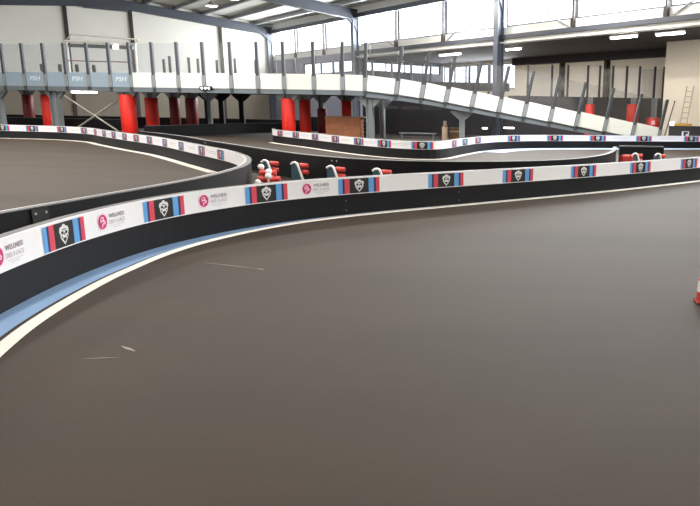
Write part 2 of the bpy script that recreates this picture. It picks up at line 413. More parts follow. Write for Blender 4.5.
HOLES = [[(-.34, .30), (-.10, .36), (-.08, .08), (-.28, .02)], [(.34, .30), (.28, .02), (.08, .08), (.10, .36)], [(-.10, -.02), (.10, -.02), (.0, .20)],
         [(-.20, -.38), (0, -.30), (.20, -.38), (0, -.78)], [(-.3, .48), (0, .56), (.3, .48), (0, .44)], [(-.36, -.12), (-.16, -.2), (-.3, -.34)], [(.36, -.12), (.3, -.34), (.16, -.2)]]
def emblem(parent, path, side, base, u, w, d, mats):
    """stripe and crest panel, d=+1 if its left edge comes first along the path"""
    pr = Print(path, side, base); z0, z1 = ZB0 + .012, ZB1 - .014; h = z1 - z0
    for a, b, mi in ((0, .10, 0), (.10, .15, 1), (.15, .27, 2), (.27, .73, 3), (.73, .86, 0), (.86, .91, 1), (.91, 1.0, 2)):
        if d < 0: a, b = 1 - b, 1 - a
        pr.rect(u - w / 2 + a * w, u - w / 2 + b * w, z0, z1, mi)
    zc = (z0 + z1) / 2; cw = w * .115 * 2; ch = h * .42
    pr.poly([(u + x * cw, zc + y * ch) for x, y in CREST], 4, 2)
    for hl in HOLES: pr.poly([(u + x * cw, zc + y * ch) for x, y in hl], 3, 3)
    return obj('emblem_panel', pr.mb, mats, parent)
EM = [M['lb'], M['navy'], M['red'], M['ink'], M['crest']]
def text_tris(body, size, bold=0.0):
    cu = bpy.data.curves.new('t', 'FONT'); cu.body = body; cu.size = size; cu.offset = bold; cu.resolution_u = 2
    o = bpy.data.objects.new('t', cu); COL.objects.link(o)
    dg = bpy.context.evaluated_depsgraph_get(); dg.update()
    me = bpy.data.meshes.new_from_object(o.evaluated_get(dg))
    vs = [tuple(v.co[:2]) for v in me.vertices]; fs = [tuple(p.vertices) for p in me.polygons]
    bpy.data.objects.remove(o); bpy.data.curves.remove(cu); bpy.data.meshes.remove(me)
    return vs, fs
T3 = text_tris('PSH', 1.0, .03)
T1 = text_tris('WELLNESS', 1.0, .012); T2 = text_tris('DES 3 LACS', 1.0)
def put_text(pr, T, u0, z0, width, height, d, mi, lay=1):
    vs, fs = T; x1 = max(v[0] for v in vs); x0 = min(v[0] for v in vs); y1 = max(v[1] for v in vs)
    pr.mb.add([pr.P(u0 + d * (v[0] - x0) / (x1 - x0) * width, z0 + v[1] / y1 * height, lay) for v in vs], fs, mi)
def sponsor(parent, path, side, base, u, d):
    pr = Print(path, side, base); z = .452; R = .074
    pr.poly([(u + R * 1.18 * math.cos(a), z + R * 1.18 * math.sin(a)) for a in [2 * math.pi * i / 28 for i in range(28)]], 1, 1)
    pr.poly([(u + R * math.cos(a), z + R * math.sin(a)) for a in [2 * math.pi * i / 28 for i in range(28)]], 0, 2)
    def swirl(pts, w):
        L = []
        for i, (x, y) in enumerate(pts):
            a = pts[max(0, i - 1)]; b = pts[min(len(pts) - 1, i + 1)]; dx, dy = b[0] - a[0], b[1] - a[1]; l = math.hypot(dx, dy) or 1
            L.append(((x - dy / l * w, y + dx / l * w), (x + dy / l * w, y - dx / l * w)))
        for i in range(len(L) - 1):
            q = [L[i][0], L[i][1], L[i + 1][1], L[i + 1][0]]
            pr.poly([(u + d * x * R, z + y * R) for x, y in q], 1, 3)
    swirl([(-.35, .55), (-.1, .62), (.2, .5), (.22, .28), (-.05, .15), (-.4, .08), (-.5, -.1)], .11)
    swirl([(-.1, .1), (.3, .1), (.55, -.12), (.4, -.3), (.1, -.25), (-.2, -.5), (-.15, -.75)], .12)
    swirl([(-.42, .5), (-.5, .25), (-.3, .0)], .09)
    obj('round_logo', pr.mb, [M['magenta'], M['pinkw']], parent)
    pr = Print(path, side, base)
    put_text(pr, T1, u + d * .115, .475, .27, .042, d, 0); put_text(pr, T2, u + d * .115, .412, .27, .040, d, 1)
    pr.rect(u + d * .125, u + d * .37, .388, .391, 1); pr.rect(u + d * .17, u + d * .30, .366, .372, 2)
    obj('lettering', pr.mb, [M['dgrey'], M['grey'], M['pgrey']], parent)
def barrier(name, P, side, label, em, d, logos=(), lines=(), bolts=(), u_ban=None, shift=0.0):
    path = Path(P); p0 = path.at(path.L / 2)
    o = thing(name, (p0.x, p0.y, 0), label, 'barrier', 'track barriers')
    b = MB(); sweep(b, path, 0, path.L, -.045, .045, 0.004, ZT - .012); obj('barrier_board', b, M['black'], o)
    b = MB(); sweep(b, path, 0, path.L, -.055, .055, ZT - .012, ZT); obj('top_edge', b, M['edge'], o)
    u0, u1 = u_ban or (0, path.L)
    b = MB(); sweep(b, path, u0, u1, side * .046, side * .056, ZB0, ZB1)
    sweep(b, path, u0, u1, side * .046, side * .058, ZB1, ZT + .001); obj('banner', b, M['banner'], o)
    for u, w in em: emblem(o, path, side, .058, u + shift, w, d, EM)
    for u in logos: sponsor(o, path, side, .058, u + shift, d)
    if lines:
        for u in lines:
            pr = Print(path, side, .058); pr.rect(u - .42, u + .42, .468, .482, 0); pr.rect(u - .42, u + .25, .42, .432, 0); obj('sponsor_lettering', pr.mb, M['pgrey'], o)
    for u, sd in bolts:
        b = MB(); sweep(b, path, u - .11, u + .11, sd * .046, sd * .062, .05, ZT - .02)
        pl = obj('joint_plate', b, M['blackmat'], o)
        for du in (-.07, .07):
            for z in (.51, .16): b = MB(); q = path.at(u + du, sd * .062, z); b.lathe(q, [(.016, 0), (.016, .006), (.008, .01)], 10, 0, path.n[int(u / path.st)] * sd); obj('bolt', b, M['alu'], pl)
    return o, path
B1P = [(-3.1, 2.4), (-3.6, 3.8), (-3.9, 4.8), (-4.08, 5.9), (-4.12, 6.8), (-4.05, 7.65), (-3.83, 8.45), (-3.4, 9.35), (-2.8, 10.15), (-1.99, 10.93), (-1.06, 11.71), (-0.02, 12.58), (1.18, 13.6), (2.59, 14.87), (5.02, 17.3), (9, 21.5)]
B2P = [(-5.0, 3.5), (-4.97, 5.2), (-4.88, 6.5), (-4.75, 7.5), (-4.6, 8.7), (-4.48, 10.1), (-4.55, 11.6), (-4.75, 12.7), (-5.15, 13.9), (-5.63, 14.9), (-6.5, 16.3), (-8.0, 18.25), (-10.99, 22.05), (-13.3, 24.5), (-15.7, 27.1), (-17.0, 28.6), (-18.2, 29.5), (-19.5, 30.1), (-20.9, 30.4), (-22.5, 30.5), (-24.5, 30.5)]
B3P = [(-13.9, 26.4), (-12.4, 24.9), (-10.4, 22.7), (-8.9, 20.7), (-7.5, 19.0), (-6.1, 17.3), (-4.6, 15.6), (-3.5, 14.7), (-2.5, 14.25), (-1.27, 14.15), (-0.04, 14.45), (0.85, 14.95), (1.75, 15.85), (2.6, 17.5), (3.12, 19.3), (3.42, 20.9), (3.55, 21.6)]
B4P = [(-10.9, 33), (-10.35, 31.3), (-9.3, 29.8), (-7.6, 27.7), (-5.95, 25.5), (-4.45, 23.75), (-3.3, 22.85), (-2.4, 22.7), (-1.95, 23.4), (-1.55, 25.2), (-0.95, 27.3), (-0.1, 29.0), (1.2, 30.3), (3.2, 31.2), (5.4, 31.9), (9.5, 33.2), (12, 34)]
o1, P1 = barrier('front_barrier', B1P, -1, 'long black curved barrier in the foreground with white sponsor banner and pink round logos',
    [(4.02, .69), (5.73, .69), (7.46, .72), (9.07, .74), (10.75, .74), (12.4, .76), (14.2, .76), (16.15, .8), (18.25, .8)], 1, logos=(2.98, 4.67, 6.40, 8.15), bolts=(), shift=-.085)
for u in (8.75, 10.95):
    for z in (.07, .22): b = MB(); q = P1.at(u, -.046, z); b.lathe(q, [(.009, 0), (.009, .006), (.005, .01)], 10, 0, -P1.n[int(u / .1)]); obj('bolt', b, M['galv'], o1)
B2em = [(14.1, 13.5), (15.9, 15.1), (18.1, 17.3), (20.0, 19.4), (21.8, 21.2), (23.1, 22.7), (24.5, 24.0), (25.9, 25.5), (27.4, 26.8), (29.0, 28.5), (30.5, 30.0), (32.3, 31.6), (33.9, 33.3), (35.2, 34.8)]
B2m = [(a + b) / 2 for a, b in B2em]
o2, P2 = barrier('loop_barrier', B2P, 1, 'black hairpin barrier at left with white banner on its inner side', [(u, .62) for u in B2m], -1,
    lines=[(B2m[i] + B2m[i + 1]) / 2 for i in range(len(B2m) - 1)], bolts=((3.47, -1),))
o3, P3 = barrier('middle_barrier', B3P, 1, 'plain black barrier wall between the front barrier and the far track', [], 1, bolts=(), u_ban=(0, 17.5))
for u in (7.6, 15.6):
    for du in (-.07, .07): b = MB(); q = P3.at(u + du, -.046, .5); b.lathe(q, [(.02, 0), (.02, .006), (.01, .01)], 10, 0, -P3.n[int(u / .1)]); obj('bolt', b, M['alu'], o3)
B4em = [(2.6, 3.2), (4.4, 5.0), (6.3, 7.0), (8.3, 9.0), (10.2, 10.8), (11.8, 12.3), (13.3, 13.8), (15.2, 15.9), (16.6, 17.3), (18.2, 18.8), (21.0, 21.9), (23.3, 24.1), (25.4, 26.3), (27.7, 28.7), (30.2, 31.3)]
B4m = [(a + b) / 2 for a, b in B4em]
o4, P4 = barrier('far_barrier', B4P, -1, 'far wavy black barrier with white banner in front of the ramp', [(u, .7 if i < 10 else .82) for i, u in enumerate(B4m)], 1,
    lines=[(B4m[i] + B4m[i + 1]) / 2 for i in range(len(B4m) - 1)])

# ------------------------------------------------------------------ painted lines on the floor
def ribbon(path, u0, u1, o0, o1, z, step=.2):
    b = MB(); n = max(1, int((u1 - u0) / step)); vs = []; fs = []
    for i in range(n + 1):
        u = u0 + (u1 - u0) * i / n
        a = o0(u) if callable(o0) else o0; c = o1(u) if callable(o1) else o1
        vs += [path.at(u, a, z), path.at(u, c, z)]
    for i in range(n): fs.append((2 * i, 2 * i + 1, 2 * i + 3, 2 * i + 2))
    b.add(vs, fs); return b
def interp(x, X, Y):
    if x <= X[0]: return Y[0]
    for i in range(len(X) - 1):
        if x <= X[i + 1]: return Y[i] + (Y[i + 1] - Y[i]) * (x - X[i]) / (X[i + 1] - X[i])
    return Y[-1]
def bl(u): return -interp(u, [2, 4.5, 5.4, 6.2, 7.2, 8.3, 9.5, 12, 14], [.30, .305, .28, .25, .19, .11, .07, .06, .06])
def wi(u): return -interp(u, [2, 4.5, 5.4, 6.2, 7.2, 8.3, 9.5, 12, 14], [.34, .335, .295, .26, .20, .12, .08, .07, .07])
def wo(u): return -interp(u, [2, 3.5, 4.5, 5.4, 6.2, 7.2, 8.3, 9.5, 12, 14, 18], [.455, .45, .44, .41, .38, .335, .29, .27, .25, .25, .27])
def paint(b, m, label, name='painted_line'): return obj(name, b, m, label=label, cat='floor marking', kind=None)
paint(ribbon(P1, .5, P1.L, -.05, bl, .004), M['blue'], 'blue painted strip along the foot of the front barrier', 'painted_strip')
paint(ribbon(P1, .5, P1.L, wi, wo, .005), M['white'], 'white painted edge line curving along the front barrier')
paint(ribbon(P2, 14, P2.L, .10, .34, .004), M['white'], 'white painted edge line inside the left hairpin loop')
paint(ribbon(P4, 2, 18.5, -.10, -.34, .004), M['white'], 'white painted edge line at the foot of far barrier, left half')
paint(ribbon(P4, 18.5, P4.L, -.05, -1.15, .004), M['bluepale'], 'pale blue painted strip at the foot of far barrier, right half', 'painted_strip')
# pale scrapes on the asphalt belong to the floor
b = MB()
for (x0, y0), (x1, y1), w in (((-3.12, 7.02), (-2.45, 6.78), .018), ((-2.5, 6.8), (-2.4, 6.76), .03), ((-2.6, 4.45), (-2.46, 4.36), .03), ((-2.72, 4.2), (-2.5, 4.24), .012)):
    d = Vector((x1 - x0, y1 - y0, 0)).normalized(); n = Vector((-d.y, d.x, 0)) * w / 2; a = Vector((x0, y0, .003)); c = Vector((x1, y1, .003))
    b.add([a - n * .3, a.lerp(c, .5) - n, c - n * .3, c + n * .3, a.lerp(c, .5) + n, a + n * .3], [(0, 1, 2, 3, 4, 5)])
obj('scuff_mark', b, mat('pale_scuff', rgb(150, 140, 126), .7), FLOOR)

# ------------------------------------------------------------------ elevated track and ramp
def ztop(X):
    return 3.16 if X < -7 else interp(X, [-7, -5.5, -3.8, -1.36, 0, 8.6, 12], [3.16, 3.05, 2.85, 2.47, 2.24, .84, .35])
BR = [(-30.74, 39.4), (-29.03, 39.0), (-27.46, 38.5), (-26.06, 38.1), (-24.68, 37.74), (-23.33, 37.38), (-21.9, 37.0), (-20.56, 36.64), (-19.3, 36.29), (-17.95, 35.95), (-16.5, 35.58), (-15.05, 35.22), (-13.54, 34.86), (-12.1, 34.53), (-10.72, 34.24), (-9.18, 33.95), (-7.73, 33.72), (-6.61, 33.58), (-5.03, 33.5), (-3.79, 33.52), (-2.61, 33.64), (-1.36, 33.82), (-0.05, 34.06), (1.19, 34.38), (2.51, 34.78), (3.87, 35.22), (5.39, 35.8), (6.97, 36.42), (8.47, 37.0)]
NB = 18   # first NB posts: level deck, the rest: ramp
def fence_run(o, pts, lean, panel_mats, post_m, glass_m, h_glass=1.5, rail=True):
    """pts: (x, y, z of the panel top); each post, panel, clamp and pane a part of its own"""
    n = len(pts)
    ups = []
    for i, p in enumerate(pts):
        a = Vector(pts[max(0, i - 1)]); b = Vector(pts[min(n - 1, i + 1)]); d = b - a; slope = d.z / math.hypot(d.x, d.y)
        dh = Vector((d.x, d.y, 0)).normalized(); ups.append((Vector((0, 0, 1)) - dh * slope * lean).normalized())
    for i, p in enumerate(pts):
        if i == 0 and lean < 1.5: continue
        p = Vector(p); a = Vector(pts[max(0, i - 1)]); b = Vector(pts[min(n - 1, i + 1)]); dh = Vector((b.x - a.x, b.y - a.y, 0)).normalized()
        q0 = p - ups[i] * .95; q1 = p + ups[i] * h_glass; m_ = MB()
        m_.box((q0 + q1) / 2, (.15, .1, (q1 - q0).length), dh, uz=ups[i]); ps = obj('post', m_, post_m, o)
        m_ = MB(); nn = Vector((dh.y, -dh.x, 0)); 
        m_.box(p - ups[i] * .42 + nn * .055, (.2, .03, .62), dh, uz=ups[i])
        obj('clamp', m_, M['galv'], ps)
    for i in range(n - 1):
        a = Vector(pts[i]); b = Vector(pts[i + 1]); dh = Vector((b.x - a.x, b.y - a.y, 0)).normalized(); g = dh * .125; th = Vector((dh.y, -dh.x, 0)) * .02
        ua, ub = ups[i], ups[i + 1]
        def slab(z0, z1, off, t=1.0):
            A0, A1, B0_, B1_ = a + g + ua * z0, a + g + ua * z1, b - g + ub * z0, b - g + ub * z1; w = th * t; f = th * off
            m_ = MB(); m_.hexa([A0 + f + w, B0_ + f + w, B0_ + f - w, A0 + f - w, A1 + f + w, B1_ + f + w, B1_ + f - w, A1 + f - w]); return m_
        sp_ = obj('side_panel', slab(-.74, 0, 0), panel_mats(i), o)
        if lean > 1.5 and i in (1, 3, 5, 7):
            vs, fs = T3; nn = Vector((dh.y, -dh.x, 0)); x1 = max(v[0] for v in vs); y1 = max(v[1] for v in vs); m_ = MB()
            m_.add([a.lerp(b, .24) + dh * (v[0] / x1 * .68 + v[1] / y1 * .06) + nn * .024 + Vector((0, 0, -.43 + v[1] / y1 * .22)) for v in vs], fs); obj('lettering', m_, M['frosttext'], sp_)
        obj('glass_pane', slab(.015, h_glass - .06, 0, .4), glass_m, o)
def strip(pts, depth, z0, z1, mi=0, mb=None):
    mb = mb or MB(); n = len(pts)
    for i in range(n - 1):
        a = Vector(pts[i]); b = Vector(pts[i + 1])
        na = Vector((.1, 1, 0)).normalized() * depth
        mb.hexa([Vector((a.x, a.y, a.z + z0)), Vector((b.x, b.y, b.z + z0)), Vector((b.x, b.y, b.z + z0)) + na, Vector((a.x, a.y, a.z + z0)) + na,
                 Vector((a.x, a.y, a.z + z1)), Vector((b.x, b.y, b.z + z1)), Vector((b.x, b.y, b.z + z1)) + na, Vector((a.x, a.y, a.z + z1)) + na], mi)
    return mb
pts = [(x, y, ztop(x)) for x, y in BR]
DK = pts[:NB]; RP = pts[NB - 1:]
o = thing('elevated_track', (-18, 38, 2.2), 'elevated kart track deck with glazed fence above red padded columns', 'elevated track')
fence_run(o, DK, 1.6, lambda i: M['frost'] if i < 8 else M['panel'], M['post'], M['fence'])
def rear(x): return 43.4
b = MB()
for i in range(NB - 1):
    a, c = Vector(DK[i]), Vector(DK[i + 1]); z0, z1 = 2.28, 2.42
    b.hexa([(a.x, a.y + .05, z0), (c.x, c.y + .05, z0), (c.x - .4, 43.5, z0), (a.x - .4, 43.5, z0), (a.x, a.y + .05, z1), (c.x, c.y + .05, z1), (c.x - .4, 43.5, z1), (a.x - .4, 43.5, z1)])
b.hexa([(-7.01, 39.2, 2.28), (-.7, 39.2, 2.28), (-.7, 43.5, 2.28), (-7.01, 43.5, 2.28), (-7.01, 39.2, 2.42), (-.7, 39.2, 2.42), (-.7, 43.5, 2.42), (-7.01, 43.5, 2.42)])
obj('deck', b, M['under'], o)
b = strip(DK, .08, -.97, -.74); obj('fascia_beam', b, M['fascia'], o)
RFX = [-20.97, -20.6, -19.42, -18.86, -17.69, -17.32, -16.58] + [-15.3 + 1.2 * i for i in range(13)]
for i, x in enumerate(RFX):
    m_ = MB(); zt = 4.3 + .25 * ((i * 7) % 4) / 4; m_.box((x, 43.4, (2.42 + zt) / 2), (.14, .09, zt - 2.42)); obj('rear_post', m_, M['dpost'], o)
m_ = MB(); m_.box((-10.8, 43.4, 3.0), (22.4, .04, .5)); obj('rear_panel', m_, M['dark'], o)
# ramp
o = thing('ramp', (0, 36, 0), 'sloping kart ramp with white side panels and leaning glass fence posts', 'ramp')
fence_run(o, RP, 1.35, lambda i: M['panel'], M['post'], M['fence'])
b = strip(RP, 3.4, -.86, -.76); obj('ramp_deck', b, M['under'], o)
b = strip(RP, .08, -1.02, -.74); obj('fascia_beam', b, M['fascia'], o)
BK = [(x + .34, y + 3.35, z) for x, y, z in RP]
b = strip(BK, .06, -.74, -.1); obj('far_side_panel', b, M['dark'], o)
# platform at right
o = thing('upper_platform', (5.0, 41.5, 0), 'dark walled upper platform with slim fence posts behind the ramp', 'platform')
m_ = MB(); m_.box((5.0, 41.3, 1.235), (9.4, .06, 2.47)); obj('front_wall', m_, M['dark'], o)
m_ = MB(); m_.box((5.0, 41.75, 2.43), (9.4, .8, .08)); obj('deck', m_, M['deck'], o)
PX = [1.45, 2.87, 3.81, 4.99, 5.69, 6.46, 7.28, 8.04, 8.93, 9.46]
for x in PX:
    m_ = MB(); m_.box((x, 41.42, 3.38), (.13, .08, 1.82)); obj('post', m_, M['dpost'], o)
for i in range(len(PX) - 1):
    m_ = MB(); m_.box(((PX[i] + PX[i + 1]) / 2, 41.42, 3.32), (PX[i + 1] - PX[i] - .16, .012, 1.65)); obj('glass_pane', m_, M['fence'], o)

# ------------------------------------------------------------------ columns below the deck
def column(x, y, ht, label, w=.3, mat_=None, haunch=True, ux=(1, -.25, 0), pad=None, pad_h=2.0, pad_r=.33):
    mat_ = mat_ or M['galv']; ux = Vector(ux).normalized(); uy = Vector((-ux.y, ux.x, 0)); P = Vector((x, y, 0))
    o = thing('padded_column' if pad else 'support_column', P, label, 'column', 'padded columns under the deck' if pad else 'bare columns under the deck')
    b = MB(); b.box(P + Vector((0, 0, ht / 2)), (w, .02, ht), ux); 
    for sgn in (-1, 1): b.box(P + ux * sgn * w / 2 + Vector((0, 0, ht / 2)), (.03, w * .9, ht), ux)
    b.box(P + Vector((0, 0, .012)), (w + .16, w + .16, .024), ux)
    obj('shaft', b, mat_, o)
    if haunch:
        for sgn in (-1, 1):
            b = MB(); d = .45; t_ = .07
            q = [P + ux * sgn * (w / 2 + .015) + Vector((0, 0, ht - d)), P + ux * sgn * (w / 2 + .015) + Vector((0, 0, ht)), P + ux * sgn * (w / 2 + d) + Vector((0, 0, ht)), P + ux * sgn * (w / 2 + d) + Vector((0, 0, ht - .07))]
            b.hexa([p - uy * t_ for p in q] + [p + uy * t_ for p in q]); obj('haunch_plate', b, mat_, o)
    if pad:
        b = MB(); b.lathe(P, [(pad_r - .03, .03), (pad_r, .07), (pad_r, pad_h - .05), (pad_r - .04, pad_h)], 20); obj('foam_pad', b, pad, o)
        b = MB()
        for z in (pad_h * .33, pad_h * .66): b.lathe(P + Vector((0, 0, z)), [(pad_r + .004, -.02), (pad_r + .006, 0), (pad_r + .004, .02)], 20)
        obj('strap', b, pad, o)
    return o
R_, MR = M['pad'], M['maroon']
column(-24.61, 38.25, 2.17, 'bare grey steel column left of the crossed bracing rods', .42)
column(-19.95, 36.95, 2.17, 'bright red padded column right of the crossed bracing rods', .3, pad=R_, pad_h=2.05, pad_r=.39)
column(-10.77, 34.85, 2.17, 'bright red padded column left of the wooden crate, front row', .3, pad=R_, pad_h=2.0, pad_r=.33)
column(-6.5, 34.05, 2.05, 'bare grey steel column standing where the ramp begins', .3)
column(-2.0, 34.2, 1.55, 'bare grey column under the middle of the ramp beside the cream roll', .24, ux=(1, .1, 0))
column(-17.31, 41.0, 2.27, 'bare grey steel column in the shade below the small three-lamp bar', .2)
column(-28.6, 39.5, 2.17, 'bare grey steel column at the far left edge', .3)
column(-26.1, 39.9, 2.28, 'dull red padded column just left of the bare grey column at left', .28, pad=R_, pad_h=2.0, pad_r=.37)
column(-20.74, 41, 2.28, 'red padded column second from left in the shade behind the brightest one', .28, pad=R_, pad_h=1.95, pad_r=.36)
column(-11.0, 38.6, 2.28, 'red padded column in second row between front red column and crate', .28, pad=R_, pad_h=1.98, pad_r=.31)
column(-6.6, 38.0, 2.05, 'bare grey column behind the one where the ramp begins', .24)
column(-29.34, 42.9, 2.28, 'red padded column with painted shade in the back row nearest the left edge', .28, pad=MR, pad_h=2.0, pad_r=.3)
column(-20.37, 43.1, 2.28, 'red padded column with painted shade in the back row right of the red ones', .28, pad=MR, pad_h=2.0, pad_r=.3)
column(-19.31, 43.1, 2.28, 'red padded column with painted shade in the back row furthest right of that group', .28, pad=MR, pad_h=2.0, pad_r=.36)
column(-11.04, 42.4, 2.28, 'low red padded column with painted shade just left of the wooden crate, back row', .28, pad=MR, pad_h=1.5, pad_r=.3)
column(-9.45, 42.0, 2.28, 'red padded column seen above the wooden crate', .28, pad=R_, pad_h=2.0, pad_r=.29)
for x, lab in ((-18.28, 'haunched column in back row coloured black as a silhouette, left of three'), (-17.41, 'haunched column in back row coloured black as a silhouette, middle of three'), (-16.16, 'haunched column in back row coloured black as a silhouette, right of three')):
    column(x, 43.0, 2.28, lab, .26, M['blackmat'], True, (1, 0, 0))  # black colour stands in for the silhouette of shaded steel
column(5.12, 40.85, 2.45, 'red padded column in front of the dark platform wall, leftmost of three', .26, ux=(1, 0, 0), haunch=False, pad=R_, pad_h=2.05, pad_r=.27)
column(7.65, 40.85, 2.45, 'red padded column in front of the dark platform wall, middle of three', .26, ux=(1, 0, 0), haunch=False, pad=R_, pad_h=2.1, pad_r=.36)
column(8.88, 40.85, 2.45, 'red padded column in front of the dark platform wall, rightmost of three', .26, ux=(1, 0, 0), haunch=False, pad=R_, pad_h=1.35, pad_r=.4)

# crossed bracing rods
o = thing('cross_brace', (-22.6, 37.7, 0), 'pair of thin crossed bracing rods between two columns under the deck', 'bracing')
for a, c in (((-23.75, 37.7, 1.95), (-20.95, 37.6, .1)), ((-20.55, 37.75, 1.98), (-23.6, 37.8, .05))):
    b = MB(); b.tube(a, c, .045, n=8); obj('rod', b, M['alu'], o)
# low dark barriers and a shade screen under the deck
def low_wall(x0, y0, x1, y1, h, label, m=None, name='low_wall', cat='wall'):
    d = Vector((x1 - x0, y1 - y0, 0)); b = MB(); b.box(((x0 + x1) / 2, (y0 + y1) / 2, h / 2), (d.length, .12, h), d)
    o = thing(name, ((x0 + x1) / 2, (y0 + y1) / 2, 0), label, cat); obj('board', b, m or M['black'], o)
    b = MB(); b.box(((x0 + x1) / 2, (y0 + y1) / 2, h + .02), (d.length, .16, .04), d); obj('cap', b, M['dpost'], o); return o
low_wall(-34, 46.2, -13.2, 46.2, .68, 'long low black barrier behind the columns under the deck', name='low_barrier', cat='barrier')
low_wall(-31, 41.3, -22.7, 41.3, .62, 'low black barrier under the deck behind the dull red padded column', name='low_barrier', cat='barrier')
low_wall(-13.0, 46.2, -8.5, 46.2, .9, 'low dark barrier behind the second row of red columns', name='low_barrier', cat='barrier')
low_wall(-8.9, 44.2, 2.5, 44.2, 2.2, 'tall dark screen standing in for shade under the ramp', M['dark'], 'shade_screen')  # dark screen added in place of the shade under the ramp
low_wall(8.72, 36.2, 11.5, 36.2, .95, 'dark low wall right of the ramp foot', M['dark'])

BB = Path([(-16.9, 32.6), (-16.5, 33.5), (-16.2, 35.6), (-15.9, 38), (-15.2, 40.6), (-14.0, 42.4), (-12.8, 43.4)])
o = thing('curved_barrier', (-16, 37, 0), 'low black curved barrier passing under the deck right of the brightest red column', 'barrier')
b = MB(); sweep(b, BB, 0, BB.L, -.05, .05, .004, .57); obj('barrier_board', b, M['black'], o)
b = MB(); sweep(b, BB, 0, BB.L, -.06, .06, .57, .585); obj('top_edge', b, M['edge'], o)
# wooden crate
o = thing('wooden_crate', (-8.2, 36.3, 0), 'large brown wooden crate between red columns and ramp start', 'crate')
b = MB(); b.box((-8.25, 36.3, .56), (1.8, 1.0, 1.04)); obj('crate_box', b, M['wood'], o)
for z in (.1, .56, 1.02):
    b = MB(); b.box((-8.25, 35.785, z), (1.84, .03, .1)); obj('batten', b, M['wood'], o)
for x in (-9.1, -7.4):
    b = MB(); b.box((x, 35.785, .56), (.1, .034, .8)); obj('upright_batten', b, M['wood'], o)
b = MB(); b.box((-8.2, 36.3, 1.11), (2.0, 1.08, .05)); obj('lid', b, M['tan'], o)
# tyre stack beside crate
def tyre(x, y, z, label, group):
    b = MB(); b.lathe((x, y, z), [(.16, 0.02), (.25, 0), (.29, .05), (.29, .13), (.25, .18), (.16, .16), (.15, .09)], 20)
    o = obj('tyre', b, M['tyre'], label=label, cat='tyre', group=group); return o
for i in range(5): tyre(-6.95, 36.0, .001 + i * .181, 'black kart tyre in the stack right of the wooden crate, %s' % ('bottom', 'second from bottom', 'middle', 'second from top', 'top')[i], 'tyres beside the crate')
# cream upright roll, boxes, long bench and white strips under the ramp
o = thing('fabric_roll', (-2.9, 34.9, 0), 'cream upright roll standing left of the ramp column', 'roll')
b = MB(); b.lathe((-2.9, 34.9, 0), [(.13, .0), (.155, .04), (.155, .72), (.12, .8), (.09, .84), (.1, .98), (.07, 1.04)], 16); obj('roll_body', b, M['cream'], o)
b = MB(); b.lathe((-2.9, 34.9, .76), [(.14, -.02), (.145, 0), (.13, .03)], 16); obj('tie', b, M['tan'], o)
o = thing('cardboard_box', (-2.48, 35.6, 0), 'tan cardboard box between cream roll and ramp column', 'box')
b = MB(); b.box((-2.45, 35.6, .35), (.5, .45, .7)); obj('box_body', b, M['tan'], o)
b = MB(); b.box((-2.45, 35.37, .5), (.5, .01, .06)); obj('tape', b, M['cream'], o)
o = thing('bench', (-4.3, 35.2, 0), 'long grey low bench under the ramp behind far banner', 'bench')
b = MB(); b.box((-4.3, 35.2, .38), (1.9, .4, .05)); obj('bench_top', b, M['fascia'], o)
for x in (-5.1, -3.5):
    b = MB(); b.box((x, 35.2, .18), (.06, .34, .35)); obj('leg', b, M['fascia'], o)
for i, (x, z) in enumerate(((-.95, .64), (.35, .68))):
    o = thing('tube_light', (x, 37.5, z), ('short', 'longer')[i] + ' glowing white tube lamp low under the ramp', 'lamp', 'tube lamps under the ramp')
    b = MB(); b.box((x, 37.52, z + .06), (.3 + .3 * i, .1, .04)); obj('housing', b, M['dpost'], o)
    b = MB(); b.tube((x - .14 - .15 * i, 37.46, z), (x + .14 + .15 * i, 37.46, z), .045, n=10); obj('tube', b, M['led'], o)
    b = MB(); b.box((x, 37.56, z / 2 + .03), (.04, .04, z + .06)); obj('stand', b, M['dpost'], o)

# signal light bar on the fascia
o = thing('signal_bar', (-14.95, 35.12, 2.3), 'small black bar with three white signal lamps on deck edge', 'signal lamp')
b = MB(); b.box((-14.95, 35.12, 2.42), (.72, .12, .2), (1, -.25, 0), bev=.03); obj('housing', b, M['blackmat'], o)
for k2 in (-.2, 0, .2):
    b = MB(); q = Vector((-14.95, 35.06, 2.42)) + Vector((1, -.25, 0)).normalized() * k2; b.lathe(q, [(.055, 0), (.05, .02), (.03, .035)], 12, 0, (-.25, -1, 0)); obj('lens', b, M['led'], o)

# white pipe frame on the deck with its dark lamp rail, cable
o = thing('pipe_frame', (-25.1, 43.2, 2.42), 'white pipe gantry frame standing on the deck at left', 'gantry')
b = MB(); b.tube((-26.9, 43.2, 5.24), (-22.5, 43.2, 5.12), .08, n=10); obj('top_pipe', b, M['white'], o)
b = MB(); b.tube((-26.0, 42.6, 5.6), (-22.0, 42.6, 5.35), .05, n=8); obj('upper_pipe', b, M['white'], o)
for x, z in ((-26.72, 5.24), (-22.55, 5.12)):
    b = MB(); b.tube((x, 43.2, 2.42), (x, 43.2, z), .07, n=10); obj('upright', b, M['white'], o)
for a, c in (((-26.8, 43.2, 5.24), (-26.0, 42.6, 5.6)), ((-22.6, 43.2, 5.12), (-22.0, 42.6, 5.35))):
    b = MB(); b.tube(a, c, .03, n=8); obj('stay', b, M['white'], o)
b = MB(); b.box((-24.65, 43.25, 4.96), (3.9, .3, .2), (1, 0, -.02)); obj('lamp_rail', b, M['dpost'], o)
b = MB(); b.box((-23.66, 43.05, 4.93), (.3, .14, .22)); obj('floodlight', b, M['led'], o)
b = MB(); b.path_tube([(-26.7, 43.1, 4.1), (-25.5, 43.1, 4.07), (-24, 43.1, 4.07), (-22.6, 43.1, 4.05)], .035); obj('cable', b, M['cable'], o)
